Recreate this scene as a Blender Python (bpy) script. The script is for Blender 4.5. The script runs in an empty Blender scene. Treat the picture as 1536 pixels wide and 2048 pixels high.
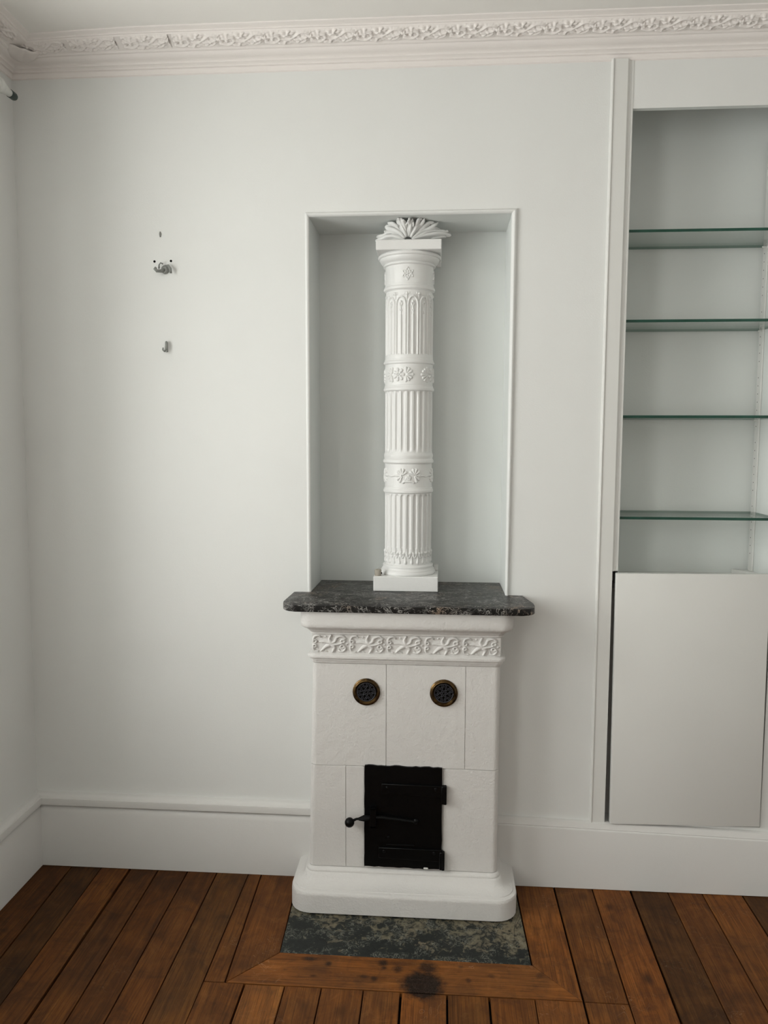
import bpy, bmesh, math, random
import numpy as np
from mathutils import Vector, Matrix

C = bpy.context.scene.collection
S = bpy.context.scene
PI = math.pi

# ------------------------------------------------------------------ camera
cam_d = bpy.data.cameras.new('camera')
cam = bpy.data.objects.new('camera', cam_d); C.objects.link(cam)
rt = Vector((0.99740382, 0.07196235, 0.00265207))
up = Vector((-0.00955933, 0.0958108, 0.99535366))
fw = Vector((-0.0713739, 0.9927949, -0.09624997))
M = Matrix(((rt.x, up.x, -fw.x), (rt.y, up.y, -fw.y), (rt.z, up.z, -fw.z))).to_4x4()
M.translation = Vector((0.0757466, -2.3, 1.37707807))
cam.matrix_world = M
cam_d.sensor_fit = 'VERTICAL'; cam_d.sensor_height = 36.0
cam_d.lens = 36.0 * 1539.0 / 2048.0
cam_d.clip_start = 0.02
S.camera = cam

# ------------------------------------------------------------------ world, daylight, exposure
w = bpy.data.worlds.new('sky'); S.world = w; w.use_nodes = True
w.node_tree.nodes['Background'].inputs[0].default_value = (0.80, 0.90, 1.0, 1)
w.node_tree.nodes['Background'].inputs[1].default_value = 1.0

XL, XR, YB, ZC = -1.2, 2.3, -4.3, 2.5           # room shell
WINDOWS = [(-1.75, -0.55, 0.70, 2.30), (-3.65, -2.45, 0.70, 2.30)]   # y0, y1, z0, z1 in the left wall


def window_light(name, loc, aim, w_, h_, power, col):
    """a patch of bright sky seen through a window opening"""
    l = bpy.data.lights.new(name, 'AREA'); l.shape = 'RECTANGLE'
    l.size = w_; l.size_y = h_; l.energy = power; l.color = col
    o = bpy.data.objects.new(name, l); C.objects.link(o)
    o.location = loc
    o.rotation_euler = (Vector(aim) - Vector(loc)).to_track_quat('-Z', 'Y').to_euler()
    return o


DAY = (1.0, 0.995, 0.945)
window_light('daylight', (-1.62, -1.15, 1.50), (0, -1.15, 1.50), 1.2, 1.58, 45.5, DAY)
window_light('daylight.001', (-1.62, -3.05, 1.50), (0, -3.05, 1.50), 1.2, 1.58, 63, DAY)
S.view_settings.view_transform = 'Standard'
S.view_settings.look = 'None'
S.view_settings.gamma = 1
S.view_settings.use_curve_mapping = False
S.view_settings.exposure = 0.0

# ------------------------------------------------------------------ helpers
ORG = {}


def mesh_obj(name, verts, faces, mat, parent=None, smooth=False, kind=None):
    o0 = ORG.get(parent.name, Vector()) if parent else Vector()
    me = bpy.data.meshes.new(name)
    me.from_pydata([Vector(v) - o0 for v in verts], [], faces)
    return link_mesh(name, me, mat, parent, smooth, kind)


def link_mesh(name, me, mat, parent=None, smooth=False, kind=None):
    me.validate(); me.update()
    bm = bmesh.new(); bm.from_mesh(me); bmesh.ops.recalc_face_normals(bm, faces=bm.faces)
    bm.to_mesh(me); bm.free()
    for m in (mat if isinstance(mat, (list, tuple)) else [mat]):
        me.materials.append(m)
    o = bpy.data.objects.new(name, me); C.objects.link(o)
    if parent:
        o.parent = parent; ORG[o.name] = ORG.get(parent.name, Vector())
    else:
        ORG[o.name] = Vector()
    if smooth:
        for p in me.polygons: p.use_smooth = True
        if smooth != True:
            try: me.set_sharp_from_angle(angle=math.radians(smooth))
            except Exception: pass
    if kind: o['kind'] = kind
    return o


def thing(name, label, cat, loc, group=None):
    o = bpy.data.objects.new(name, None); C.objects.link(o); o.location = loc
    o.empty_display_size = 0.05
    o['label'] = label; o['category'] = cat
    if group: o['group'] = group
    ORG[o.name] = Vector(loc)
    return o


def tag(o, label, cat, group=None):
    o['label'] = label; o['category'] = cat
    if group: o['group'] = group
    return o


class MB:
    """collects shapes in world coordinates"""
    def __init__(s): s.v, s.f = [], []

    def add(s, v, f):
        n = len(s.v); s.v += [tuple(p) for p in v]; s.f += [[i + n for i in q] for q in f]; return s

    def box(s, x0, x1, y0, y1, z0, z1, bev=0.0):
        bm = bmesh.new()
        vs = [bm.verts.new(p) for p in ((x0, y0, z0), (x1, y0, z0), (x1, y1, z0), (x0, y1, z0), (x0, y0, z1), (x1, y0, z1), (x1, y1, z1), (x0, y1, z1))]
        for q in ((0, 3, 2, 1), (4, 5, 6, 7), (0, 1, 5, 4), (1, 2, 6, 5), (2, 3, 7, 6), (3, 0, 4, 7)): bm.faces.new([vs[i] for i in q])
        return s.bm(bm, bev)

    def bm(s, bm, bev=0.0, seg=1):
        if bev: bmesh.ops.bevel(bm, geom=list(bm.edges), offset=bev, segments=seg, profile=0.5, affect='EDGES')
        bm.verts.index_update()
        s.add([v.co.copy() for v in bm.verts], [[v.index for v in f.verts] for f in bm.faces]); bm.free(); return s

    def prism(s, poly, z0, z1, bev=0.0, seg=1):
        """poly: xy outline; may be a function of z"""
        bm = bmesh.new(); f = poly if callable(poly) else (lambda z: poly)
        a = [bm.verts.new((x, y, z0)) for x, y in f(z0)]; b = [bm.verts.new((x, y, z1)) for x, y in f(z1)]
        n = len(a); bm.faces.new(a[::-1]); bm.faces.new(b)
        for i in range(n): bm.faces.new((a[i], a[(i + 1) % n], b[(i + 1) % n], b[i]))
        if bev:
            es = [e for e in bm.edges if abs(e.verts[0].co.z - e.verts[1].co.z) < 1e-6]
            bmesh.ops.bevel(bm, geom=es, offset=bev, segments=seg, profile=0.5, affect='EDGES')
        return s.bm(bm)

    def tube(s, pts, r, n=8, cap=True):
        pts = [Vector(p) for p in pts]; rs = r if isinstance(r, (list, tuple)) else [r] * len(pts)
        rows = []; ref = None
        for i, p in enumerate(pts):
            t = (pts[min(i + 1, len(pts) - 1)] - pts[max(i - 1, 0)]).normalized()
            if ref is None or abs(ref.dot(t)) > 0.95: ref = t.orthogonal().normalized()
            u = (ref - t * ref.dot(t)).normalized(); ref = u; q = t.cross(u)
            rows.append([p + (u * math.cos(a) + q * math.sin(a)) * rs[i] for a in [2 * PI * k / n for k in range(n)]])
        v = [p for r_ in rows for p in r_]; f = []
        for i in range(len(rows) - 1):
            for k in range(n): f.append((i * n + k, i * n + (k + 1) % n, (i + 1) * n + (k + 1) % n, (i + 1) * n + k))
        if cap: f += [tuple(range(n))[::-1], tuple((len(rows) - 1) * n + k for k in range(n))]
        return s.add(v, f)

    def lathe(s, prof, cx, cy, n=48, axis='z', cap=True):
        """prof: (radius, height) along the axis; closed at both ends"""
        rows = []
        for r, h in prof:
            row = []
            for k in range(n):
                a = 2 * PI * k / n
                if axis == 'z': row.append((cx + r * math.cos(a), cy + r * math.sin(a), h))
                else: row.append((cx + r * math.cos(a), h, cy + r * math.sin(a)))
            rows.append(row)
        v = [p for r_ in rows for p in r_]; f = []
        for i in range(len(rows) - 1):
            for k in range(n): f.append((i * n + k, i * n + (k + 1) % n, (i + 1) * n + (k + 1) % n, (i + 1) * n + k))
        if cap: f += [tuple(range(n))[::-1], tuple((len(rows) - 1) * n + k for k in range(n))]
        return s.add(v, f)

    def ball(s, c, rx, ry=None, rz=None, nu=12, nv=8):
        ry = ry or rx; rz = rz or rx; rows = []
        for j in range(1, nv):
            t = PI * j / nv
            rows += [(c[0] + rx * math.sin(t) * math.cos(2 * PI * k / nu), c[1] + ry * math.sin(t) * math.sin(2 * PI * k / nu), c[2] + rz * math.cos(t)) for k in range(nu)]
        v = rows + [(c[0], c[1], c[2] + rz), (c[0], c[1], c[2] - rz)]; f = []
        for j in range(nv - 2):
            for k in range(nu): f.append((j * nu + k, j * nu + (k + 1) % nu, (j + 1) * nu + (k + 1) % nu, (j + 1) * nu + k))
        a, b = len(v) - 2, len(v) - 1
        for k in range(nu):
            f.append((a, (k + 1) % nu, k)); f.append((b, (nv - 2) * nu + k, (nv - 2) * nu + (k + 1) % nu))
        return s.add(v, f)

    def obj(s, name, mat, parent=None, smooth=False, kind=None):
        return mesh_obj(name, s.v, s.f, mat, parent, smooth, kind)


def grid_faces(nu, nv, wrap=False):
    f = []
    for j in range(nv - 1):
        for i in range(nu if wrap else nu - 1):
            f.append((j * nu + i, j * nu + (i + 1) % nu, (j + 1) * nu + (i + 1) % nu, (j + 1) * nu + i))
    return f


def relief(U, V, strokes):
    """height field of rounded carved strokes; stroke = (points, width start, width end, height)"""
    H = np.zeros_like(U)
    for pts, w0, w1, h in strokes:
        n = len(pts) - 1
        if n == 0:
            d = np.hypot(U - pts[0][0], V - pts[0][1]) / w0
            H = np.maximum(H, h * np.sqrt(np.clip(1 - d * d, 0, 1))); continue
        for i in range(n):
            (ax, ay), (bx, by) = pts[i], pts[i + 1]
            dx, dy = bx - ax, by - ay; L = dx * dx + dy * dy + 1e-12
            t = np.clip(((U - ax) * dx + (V - ay) * dy) / L, 0, 1)
            d = np.hypot(U - ax - t * dx, V - ay - t * dy)
            ww = w0 + (w1 - w0) * (i + t) / n
            q = np.clip(1 - (d / ww) ** 2, 0, 1)
            H = np.maximum(H, h * np.sqrt(q))
    return H


def ring(cx, cy, r, w, h, a0=0, a1=360, n=14):
    return ([(cx + r * math.cos(math.radians(a0 + (a1 - a0) * k / n)), cy + r * math.sin(math.radians(a0 + (a1 - a0) * k / n))) for k in range(n + 1)], w, w, h)


def arc(pts, n=5):
    """smooth a coarse polyline (Catmull-Rom)"""
    P = [pts[0]] + list(pts) + [pts[-1]]; out = []
    for i in range(1, len(P) - 2):
        for k in range(n):
            t = k / n; o = []
            for c in (0, 1):
                p0, p1, p2, p3 = P[i - 1][c], P[i][c], P[i + 1][c], P[i + 2][c]
                o.append(0.5 * (2 * p1 + (p2 - p0) * t + (2 * p0 - 5 * p1 + 4 * p2 - p3) * t * t + (3 * p1 - p0 - 3 * p2 + p3) * t ** 3))
            out.append(tuple(o))
    return out + [tuple(pts[-1])]


# ------------------------------------------------------------------ materials
class NT:
    def __init__(s, name):
        s.m = bpy.data.materials.new(name); s.m.use_nodes = True; s.t = s.m.node_tree
        s.b = s.t.nodes['Principled BSDF']; s.out = s.t.nodes['Material Output']

    def n(s, typ, **kw):
        o = s.t.nodes.new(typ)
        for k, v in kw.items():
            if k.startswith('i_'):
                key = k[2:]; key = int(key) if key.isdigit() else key.replace('_', ' ')
                o.inputs[key].default_value = v
            else: setattr(o, k, v)
        return o

    def l(s, a, b): s.t.links.new(a, b)

    def coord(s, which='Object', scale=(1, 1, 1)):
        tc = s.n('ShaderNodeTexCoord'); mp = s.n('ShaderNodeMapping'); mp.inputs['Scale'].default_value = scale
        s.l(tc.outputs[which], mp.inputs['Vector']); return mp.outputs['Vector']

    def noise(s, vec, scale, detail=3, rough=0.5, dist=0.0):
        n = s.n('ShaderNodeTexNoise'); n.inputs['Scale'].default_value = scale; n.inputs['Detail'].default_value = detail
        n.inputs['Roughness'].default_value = rough; n.inputs['Distortion'].default_value = dist
        s.l(vec, n.inputs['Vector']); return n.outputs['Fac']

    def ramp(s, fac, stops):
        r = s.n('ShaderNodeValToRGB'); e = r.color_ramp.elements
        while len(e) < len(stops): e.new(0.5)
        for i, (p, c) in enumerate(stops):
            e[i].position = p; e[i].color = (c, c, c, 1) if isinstance(c, (int, float)) else (*c, 1)
        s.l(fac, r.inputs['Fac']); return r.outputs['Color']

    def mix(s, fac, a, b, mode='MIX'):
        m = s.n('ShaderNodeMix', data_type='RGBA', blend_type=mode)
        for sock, val in ((m.inputs[0], fac), (m.inputs[6], a), (m.inputs[7], b)):
            if hasattr(val, 'links'): s.l(val, sock)
            elif isinstance(val, (int, float)): sock.default_value = val
            else: sock.default_value = (*val, 1)
        return m.outputs[2]

    def math(s, op, a, b=None, c=None, clamp=False):
        m = s.n('ShaderNodeMath', operation=op, use_clamp=clamp)
        for i, v in enumerate((a, b, c)):
            if v is None: continue
            if hasattr(v, 'links'): s.l(v, m.inputs[i])
            else: m.inputs[i].default_value = v
        return m.outputs[0]

    def bump(s, h, strength, dist):
        b = s.n('ShaderNodeBump'); b.inputs['Strength'].default_value = strength; b.inputs['Distance'].default_value = dist
        s.l(h, b.inputs['Height']); s.l(b.outputs['Normal'], s.b.inputs['Normal'])

    def set(s, **kw):
        for k, v in kw.items():
            k = k.replace('_', ' ')
            if hasattr(v, 'links'): s.l(v, s.b.inputs[k])
            else: s.b.inputs[k].default_value = (*v, 1) if isinstance(v, tuple) else v
        return s.m


def paint(name, col, rough=0.5, fine=260, fs=0.12, coarse=9, cs=0.25, var=0.03, spec=0.4):
    t = NT(name); v = t.coord()
    n1 = t.noise(v, fine, 4, 0.6); n2 = t.noise(v, coarse, 3, 0.5)
    c = t.mix(t.ramp(t.noise(v, 3.0, 4), [(0.3, 0.0), (0.7, 1.0)]), tuple(x * (1 - var) for x in col), col)
    h = t.math('ADD', t.math('MULTIPLY', n1, fs), t.math('MULTIPLY', n2, cs * 10))
    t.bump(h, 1.0, 0.0011)
    return t.set(Base_Color=c, Roughness=rough, Specular_IOR_Level=spec)


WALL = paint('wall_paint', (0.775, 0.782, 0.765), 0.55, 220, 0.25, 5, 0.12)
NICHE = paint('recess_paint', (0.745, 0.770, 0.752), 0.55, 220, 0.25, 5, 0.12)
TRIM = paint('trim_paint', (0.69, 0.68, 0.66), 0.5, 300, 0.2, 12, 0.1)
WOODPAINT = paint('painted_joinery', (0.735, 0.735, 0.71), 0.42, 200, 0.2, 6, 0.08)
PLASTER = paint('cornice_plaster', (0.85, 0.805, 0.775), 0.6, 350, 0.3, 25, 0.1)
CEIL = paint('ceiling_paint', (0.84, 0.82, 0.785), 0.6, 220, 0.2, 6, 0.1)
STOVE = paint('stove_paint', (0.675, 0.660, 0.640), 0.48, 150, 1.5, 30, 0.14)
IRONWHITE = paint('painted_cast_iron', (0.785, 0.785, 0.772), 0.38, 500, 0.25, 30, 0.1, spec=0.5)


def plain(name, col, rough=0.5, metal=0.0, bump=None, spec=0.5, var=0.0):
    t = NT(name); v = t.coord()
    if bump: t.bump(t.noise(v, bump[0], 4, 0.6), bump[1], bump[2])
    c = col if not var else t.mix(t.noise(v, 40, 3), tuple(x * (1 - var) for x in col), tuple(min(1, x * (1 + var)) for x in col))
    return t.set(Base_Color=c, Roughness=rough, Metallic=metal, Specular_IOR_Level=spec)


IRON = plain('black_stove_iron', (0.0012, 0.0013, 0.0014), 0.42, 0.0, (90, 0.35, 0.002), 0.16)
DARK = plain('dark_void', (0.006, 0.0055, 0.005), 0.9, spec=0.1)
GRILLE = plain('dark_grille_metal', (0.05, 0.05, 0.06), 0.4, 0.4)
HOOKMETAL = plain('tarnished_paint_metal', (0.27, 0.28, 0.265), 0.45, 0.4, (300, 0.4, 0.002), 0.5, 0.5)
PLUG = plain('grey_putty', (0.36, 0.33, 0.28), 0.8, 0, (300, 0.4, 0.002))
RODWHITE = plain('white_enamel', (0.68, 0.69, 0.66), 0.4)
GREENCAP = plain('dark_green_cap', (0.012, 0.035, 0.03), 0.35)

t = NT('aged_brass'); v = t.coord()
t.bump(t.noise(v, 200, 3), 0.2, 0.001)
BRASS = t.set(Base_Color=t.mix(t.ramp(t.noise(v, 60, 4), [(0.35, 0.0), (0.65, 1.0)]), (0.022, 0.013, 0.005), (0.15, 0.088, 0.032)), Metallic=0.9, Roughness=0.28)

# marble of the mantel slab: near black with pale squiggles
t = NT('dark_veined_marble'); v = t.coord()
warp = t.n('ShaderNodeVectorMath', operation='ADD')
nz = t.n('ShaderNodeTexNoise'); nz.inputs['Scale'].default_value = 14; nz.inputs['Detail'].default_value = 4
t.l(v, nz.inputs['Vector']); sc = t.n('ShaderNodeVectorMath', operation='SCALE'); sc.inputs['Scale'].default_value = 0.09
t.l(nz.outputs['Color'], sc.inputs[0]); t.l(v, warp.inputs[0]); t.l(sc.outputs[0], warp.inputs[1])
wv = warp.outputs[0]
mp2 = t.n('ShaderNodeMapping'); mp2.inputs['Scale'].default_value = (0.62, 1.35, 1.0); t.l(wv, mp2.inputs['Vector']); sv = mp2.outputs['Vector']
n1 = t.noise(sv, 62, 4, 0.55, 0.5); n4 = t.noise(sv, 120, 3, 0.5, 0.5)
vein = t.ramp(t.math('ABSOLUTE', t.math('SUBTRACT', n1, 0.5)), [(0.0, 1.0), (0.014, 0.7), (0.03, 0.0)])
vein2 = t.ramp(t.math('ABSOLUTE', t.math('SUBTRACT', n4, 0.5)), [(0.0, 0.7), (0.02, 0.3), (0.04, 0.0)])
blot = t.ramp(t.noise(wv, 24, 4, 0.6), [(0.62, 0.0), (0.70, 1.0)])
warmth = t.ramp(t.noise(v, 9, 2), [(0.55, 0.0), (0.7, 1.0)])
base = t.mix(t.noise(v, 60, 4), (0.004, 0.004, 0.004), (0.020, 0.018, 0.017))
pale = t.mix(warmth, (0.34, 0.33, 0.31), (0.46, 0.31, 0.20))
gate = t.ramp(t.noise(sv, 34, 3), [(0.44, 0.0), (0.56, 1.0)])
gate2 = t.ramp(t.noise(sv, 50, 2), [(0.46, 0.0), (0.56, 1.0)])
mk = t.math('MAXIMUM', t.math('MAXIMUM', t.math('MULTIPLY', vein, gate), t.math('MULTIPLY', vein2, gate2)), t.math('MULTIPLY', t.math('MULTIPLY', blot, gate), 0.6))
MARBLE = t.set(Base_Color=t.mix(mk, base, pale), Roughness=t.mix(t.noise(v, 60, 3), (0.28,) * 3, (0.42,) * 3), Specular_IOR_Level=0.2)

# hearth stone: green-black breccia, dusty
t = NT('hearth_stone'); v = t.coord()
n1 = t.noise(v, 13, 5, 0.6, 0.8); n2 = t.noise(v, 90, 5, 0.65, 0.5); n3 = t.noise(v, 6, 3); n5 = t.noise(v, 48, 6, 0.68, 0.9)
xyz = t.n('ShaderNodeSeparateXYZ'); t.l(v, xyz.inputs[0])
towards = t.math('MULTIPLY', xyz.outputs['X'], 0.10)
back = t.math('MULTIPLY', t.math('ADD', xyz.outputs['Y'], 0.31), 0.55)
f_ = t.math('ADD', t.math('ADD', t.math('MULTIPLY', n1, 0.40), t.math('MULTIPLY', n5, 0.60)), t.math('ADD', towards, back))
m1 = t.ramp(f_, [(0.525, 0.0), (0.56, 0.55), (0.63, 1.0)])
c = t.mix(m1, t.mix(n2, (0.004, 0.0055, 0.0055), (0.026, 0.030, 0.027)), t.mix(n3, (0.125, 0.125, 0.082), (0.195, 0.15, 0.10)))
fl = t.ramp(t.math('ABSOLUTE', t.math('SUBTRACT', t.noise(v, 60, 4, 0.6, 1.0), 0.5)), [(0.0, 1.0), (0.03, 0.0)])
fg = t.ramp(t.noise(v, 22, 2), [(0.46, 0.0), (0.56, 1.0)])
c = t.mix(t.math('MULTIPLY', t.math('MULTIPLY', fl, fg), 0.75), c, (0.23, 0.23, 0.19))
cr = t.ramp(t.math('ABSOLUTE', t.math('SUBTRACT', t.noise(v, 5.5, 2, 0.5, 0.8), 0.55)), [(0.0, 1.0), (0.003, 0.0)])
c = t.mix(t.math('MULTIPLY', cr, 0.85), c, (0.006, 0.007, 0.006))
t.bump(n2, 0.25, 0.002)
HEARTH = t.set(Base_Color=c, Roughness=0.55, Specular_IOR_Level=0.25)


def wood(name, along='Y'):
    t = NT(name); tc = t.n('ShaderNodeTexCoord'); oi = t.n('ShaderNodeObjectInfo')
    off = t.n('ShaderNodeCombineXYZ'); k = t.math('MULTIPLY', oi.outputs['Random'], 9.0)
    t.l(k, off.inputs[0]); t.l(t.math('MULTIPLY', oi.outputs['Random'], 5.3), off.inputs[1]); t.l(k, off.inputs[2])
    add = t.n('ShaderNodeVectorMath', operation='ADD'); t.l(tc.outputs['Object'], add.inputs[0]); t.l(off.outputs[0], add.inputs[1])

    def mapped(a, b):
        mp = t.n('ShaderNodeMapping'); mp.inputs['Scale'].default_value = (a, b, a) if along == 'Y' else (b, a, a)
        t.l(add.outputs[0], mp.inputs['Vector']); return mp.outputs['Vector']
    g1 = t.noise(mapped(22, 1.6), 2.0, 6, 0.62, 1.4)       # broad figure
    g2 = t.noise(mapped(190, 4.0), 2.0, 5, 0.6, 0.3)       # fine pores
    g3 = t.noise(add.outputs[0], 5.0, 4, 0.6, 0.5)         # dirt
    g4 = t.noise(add.outputs[0], 11.0, 6, 0.7, 1.0)        # wear patches
    c = t.ramp(g1, [(0.26, (0.105, 0.034, 0.0068)), (0.5, (0.185, 0.063, 0.0125)), (0.74, (0.285, 0.108, 0.0225))])
    c = t.mix(t.ramp(g2, [(0.36, 0.65), (0.52, 0.0)]), c, (0.05, 0.018, 0.0055))
    c = t.mix(t.ramp(g3, [(0.40, 0.0), (0.70, 0.62)]), c, (0.06, 0.029, 0.013))
    c = t.mix(t.ramp(g4, [(0.50, 0.0), (0.68, 0.55)]), c, (0.042, 0.019, 0.0085))
    c = t.mix(t.ramp(g4, [(0.30, 0.30), (0.44, 0.0)]), c, (0.30, 0.125, 0.035))
    kn = t.n('ShaderNodeTexVoronoi'); kn.inputs['Scale'].default_value = 3.2; t.l(mapped(1.6, 1.0), kn.inputs['Vector'])
    c = t.mix(t.ramp(kn.outputs['Distance'], [(0.03, 0.75), (0.10, 0.0)]), c, (0.028, 0.013, 0.006))
    # pale scratches
    s1 = t.ramp(t.math('ABSOLUTE', t.math('SUBTRACT', t.noise(tc.outputs['Object'], 16, 2, 0.4, 2.0), 0.5)), [(0.0, 0.30), (0.007, 0.0)])
    gate = t.ramp(t.noise(tc.outputs['Object'], 7, 2), [(0.55, 0.0), (0.65, 1.0)])
    c = t.mix(t.math('MULTIPLY', s1, gate), c, (0.45, 0.30, 0.18))
    c = t.mix(1.0, c, oi.outputs['Color'], 'MULTIPLY')
    # scorch mark and ember burns in front of the hearth (fixed places on the floor)
    sx = t.n('ShaderNodeSeparateXYZ'); t.l(tc.outputs['Object'], sx.inputs[0])
    wob = t.math('MULTIPLY', t.math('SUBTRACT', t.noise(tc.outputs['Object'], 55, 4, 0.65), 0.5), 0.9)

    def spot(cx, cy, rx, ry, soft, amount, wobk=1.0):
        a = t.math('POWER', t.math('DIVIDE', t.math('SUBTRACT', sx.outputs['X'], cx), rx), 2.0)
        b = t.math('POWER', t.math('DIVIDE', t.math('SUBTRACT', sx.outputs['Y'], cy), ry), 2.0)
        d = t.math('ADD', t.math('SQRT', t.math('ADD', a, b)), t.math('MULTIPLY', wob, wobk))
        m = t.n('ShaderNodeMapRange'); m.inputs['From Min'].default_value = 1.0 + soft; m.inputs['From Max'].default_value = 1.0 - soft
        m.inputs['To Min'].default_value = 0; m.inputs['To Max'].default_value = amount; t.l(d, m.inputs['Value']); return m.outputs[0]
    burn = None
    spots = [(0.047, -0.476, 0.051, 0.050, 0.24, 0.95, 1.0), (0.056, -0.412, 0.026, 0.022, 0.4, 0.85, 1.6),
             (-0.2544, -0.4014, .02, .008, .5, .8, 1.5), (-0.2027, -0.417, .008, .008, .5, .8, 1.2), (-0.0588, -0.4022, .012, .012, .5, .85, 1.4),
             (-0.0561, -0.4213, .007, .007, .5, .8, 1.3), (-0.0208, -0.4224, .012, .014, .5, .75, 1.5), (-0.0787, -0.4641, .008, .009, .5, .8, 1.3),
             (-0.2358, -0.4649, .008, .004, .5, .6, 1.2), (-0.1063, -0.457, .014, .005, .5, .6, 1.5), (0.143, -0.4024, .007, .006, .5, .5, 1.2),
             (0.2203, -0.4304, .010, .006, .5, .5, 1.4), (0.346, -0.4209, .010, .009, .5, .4, 1.3), (0.1619, -0.4531, .006, .008, .5, .55, 1.2),
             (0.005, -0.40, .07, .012, .6, .45, 1.6)]
    for sp in spots:
        q = spot(*sp); burn = q if burn is None else t.math('MAXIMUM', burn, q)
    hair = t.ramp(t.math('ABSOLUTE', t.math('SUBTRACT', t.noise(tc.outputs['Object'], 60, 4, 0.6, 2.5), 0.5)), [(0.0, 1.0), (0.03, 0.0)])
    bc = t.mix(t.math('MULTIPLY', hair, 0.6), (0.0060, 0.0040, 0.0032), (0.075, 0.055, 0.040))
    c = t.mix(burn, c, bc)
    t.bump(t.math('ADD', g2, t.math('MULTIPLY', g1, 0.6)), 0.28, 0.0016)
    return t.set(Base_Color=c, Roughness=t.mix(g3, (0.5,) * 3, (0.7,) * 3), Specular_IOR_Level=0.16)


WOODY = wood('floor_oak_lengthwise', 'Y'); WOODX = wood('floor_oak_crosswise', 'X')

# glass: clear faces and the dark green cut edge
t = NT('shelf_glass')
t.t.nodes.remove(t.b)
tr = t.n('ShaderNodeBsdfTransparent'); tr.inputs[0].default_value = (0.95, 0.978, 0.965, 1)
gl = t.n('ShaderNodeBsdfGlossy'); gl.inputs['Roughness'].default_value = 0.02
fr = t.n('ShaderNodeFresnel'); fr.inputs['IOR'].default_value = 1.4
mx = t.n('ShaderNodeMixShader'); t.l(t.math('MULTIPLY', fr.outputs[0], 0.6), mx.inputs[0]); t.l(tr.outputs[0], mx.inputs[1]); t.l(gl.outputs[0], mx.inputs[2])
t.l(mx.outputs[0], t.out.inputs['Surface']); GLASS = t.m
t = NT('glass_cut_edge'); v = t.coord(scale=(6, 1, 40))
GLASSEDGE = t.set(Base_Color=t.ramp(t.noise(v, 2.0, 3), [(0.3, (0.006, 0.045, 0.028)), (0.7, (0.012, 0.075, 0.05))]), Roughness=0.15, Specular_IOR_Level=0.5)

GLASSBACK = plain('glass_back_edge', (0.16, 0.26, 0.215), 0.3)

# ------------------------------------------------------------------ room shell
XN0, XN1, ZN0, ZN1, YN = -0.3135, 0.2765, 0.895, 2.0198, 0.204       # stove niche
XA0, XA1, ZA0, ZA1, YA = 0.607, 1.073, 0.945, 2.297, 0.235           # shelf alcove
XD0, XD1, ZD0, ZD1 = 0.5905, 1.052, 0.207, 0.985                      # cupboard opening


def lx(z): return -1.195 - 0.0066 * (2.42 - z)                        # left wall leans a little


def sag(x, y):
    d = math.hypot(x - (-1.195), y)
    return 0.021 * max(0.0, 1 - d / 0.55) ** 2


# back wall with the three openings and their reveals
xs = sorted({-1.45, -1.0, -0.6, XN0, 0.0, XN1, 0.45, XD0, XA0, 0.8, XD1, XA1, 1.6, XR + 0.1})
zs = sorted({-0.03, ZD0, 0.5, ZN0, ZA0, ZD1, 1.4, ZN1, ZA1, 2.62})
b = MB()


def hole(x, z):
    return (XN0 < x < XN1 and ZN0 < z < ZN1) or (XA0 < x < XA1 and ZA0 < z < ZA1) or (XD0 < x < XD1 and ZD0 < z < ZD1)


for i in range(len(xs) - 1):
    for j in range(len(zs) - 1):
        if not hole((xs[i] + xs[i + 1]) / 2, (zs[j] + zs[j + 1]) / 2):
            b.add([(xs[i], 0, zs[j]), (xs[i + 1], 0, zs[j]), (xs[i + 1], 0, zs[j + 1]), (xs[i], 0, zs[j + 1])], [(0, 1, 2, 3)])


def recess(x0, x1, z0, z1, y1, bottom=True):
    b.add([(x0, 0, z0), (x1, 0, z0), (x1, 0, z1), (x0, 0, z1), (x0, y1, z0), (x1, y1, z0), (x1, y1, z1), (x0, y1, z1)],
          [(4, 5, 6, 7), (0, 4, 7, 3), (1, 2, 6, 5), (3, 7, 6, 2)] + ([(0, 1, 5, 4)] if bottom else []))


wall_back = b.obj('wall_back', WALL, kind='structure')
b = MB()
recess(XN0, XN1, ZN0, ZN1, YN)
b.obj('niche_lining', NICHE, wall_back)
b = MB()
ZU = 2.425; yl_ = .018                                                # the recess rises behind the lintel board
b.add([(XA0, 0, ZA0), (XA0, YA, ZA0), (XA0, YA, ZU), (XA0, yl_, ZU), (XA0, yl_, ZA1), (XA0, 0, ZA1)], [(0, 1, 2, 3, 4, 5)])
b.add([(XA1, 0, ZA0), (XA1, YA, ZA0), (XA1, YA, ZU), (XA1, yl_, ZU), (XA1, yl_, ZA1), (XA1, 0, ZA1)], [(0, 1, 2, 3, 4, 5)])
b.add([(XA0, YA, ZA0), (XA1, YA, ZA0), (XA1, YA, ZU), (XA0, YA, ZU)], [(0, 1, 2, 3)])
b.add([(XA0, 0, ZA1), (XA1, 0, ZA1), (XA1, yl_, ZA1), (XA0, yl_, ZA1), (XA1, yl_, ZU), (XA0, yl_, ZU), (XA1, YA, ZU), (XA0, YA, ZU)], [(0, 1, 2, 3), (3, 2, 4, 5), (5, 4, 6, 7)])
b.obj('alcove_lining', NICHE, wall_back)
# outer skin so that no daylight leaks in
MB().box(-1.5, XR + 0.2, 0.40, 0.45, -0.1, 2.75).obj('back_skin', DARK, wall_back)

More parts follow.
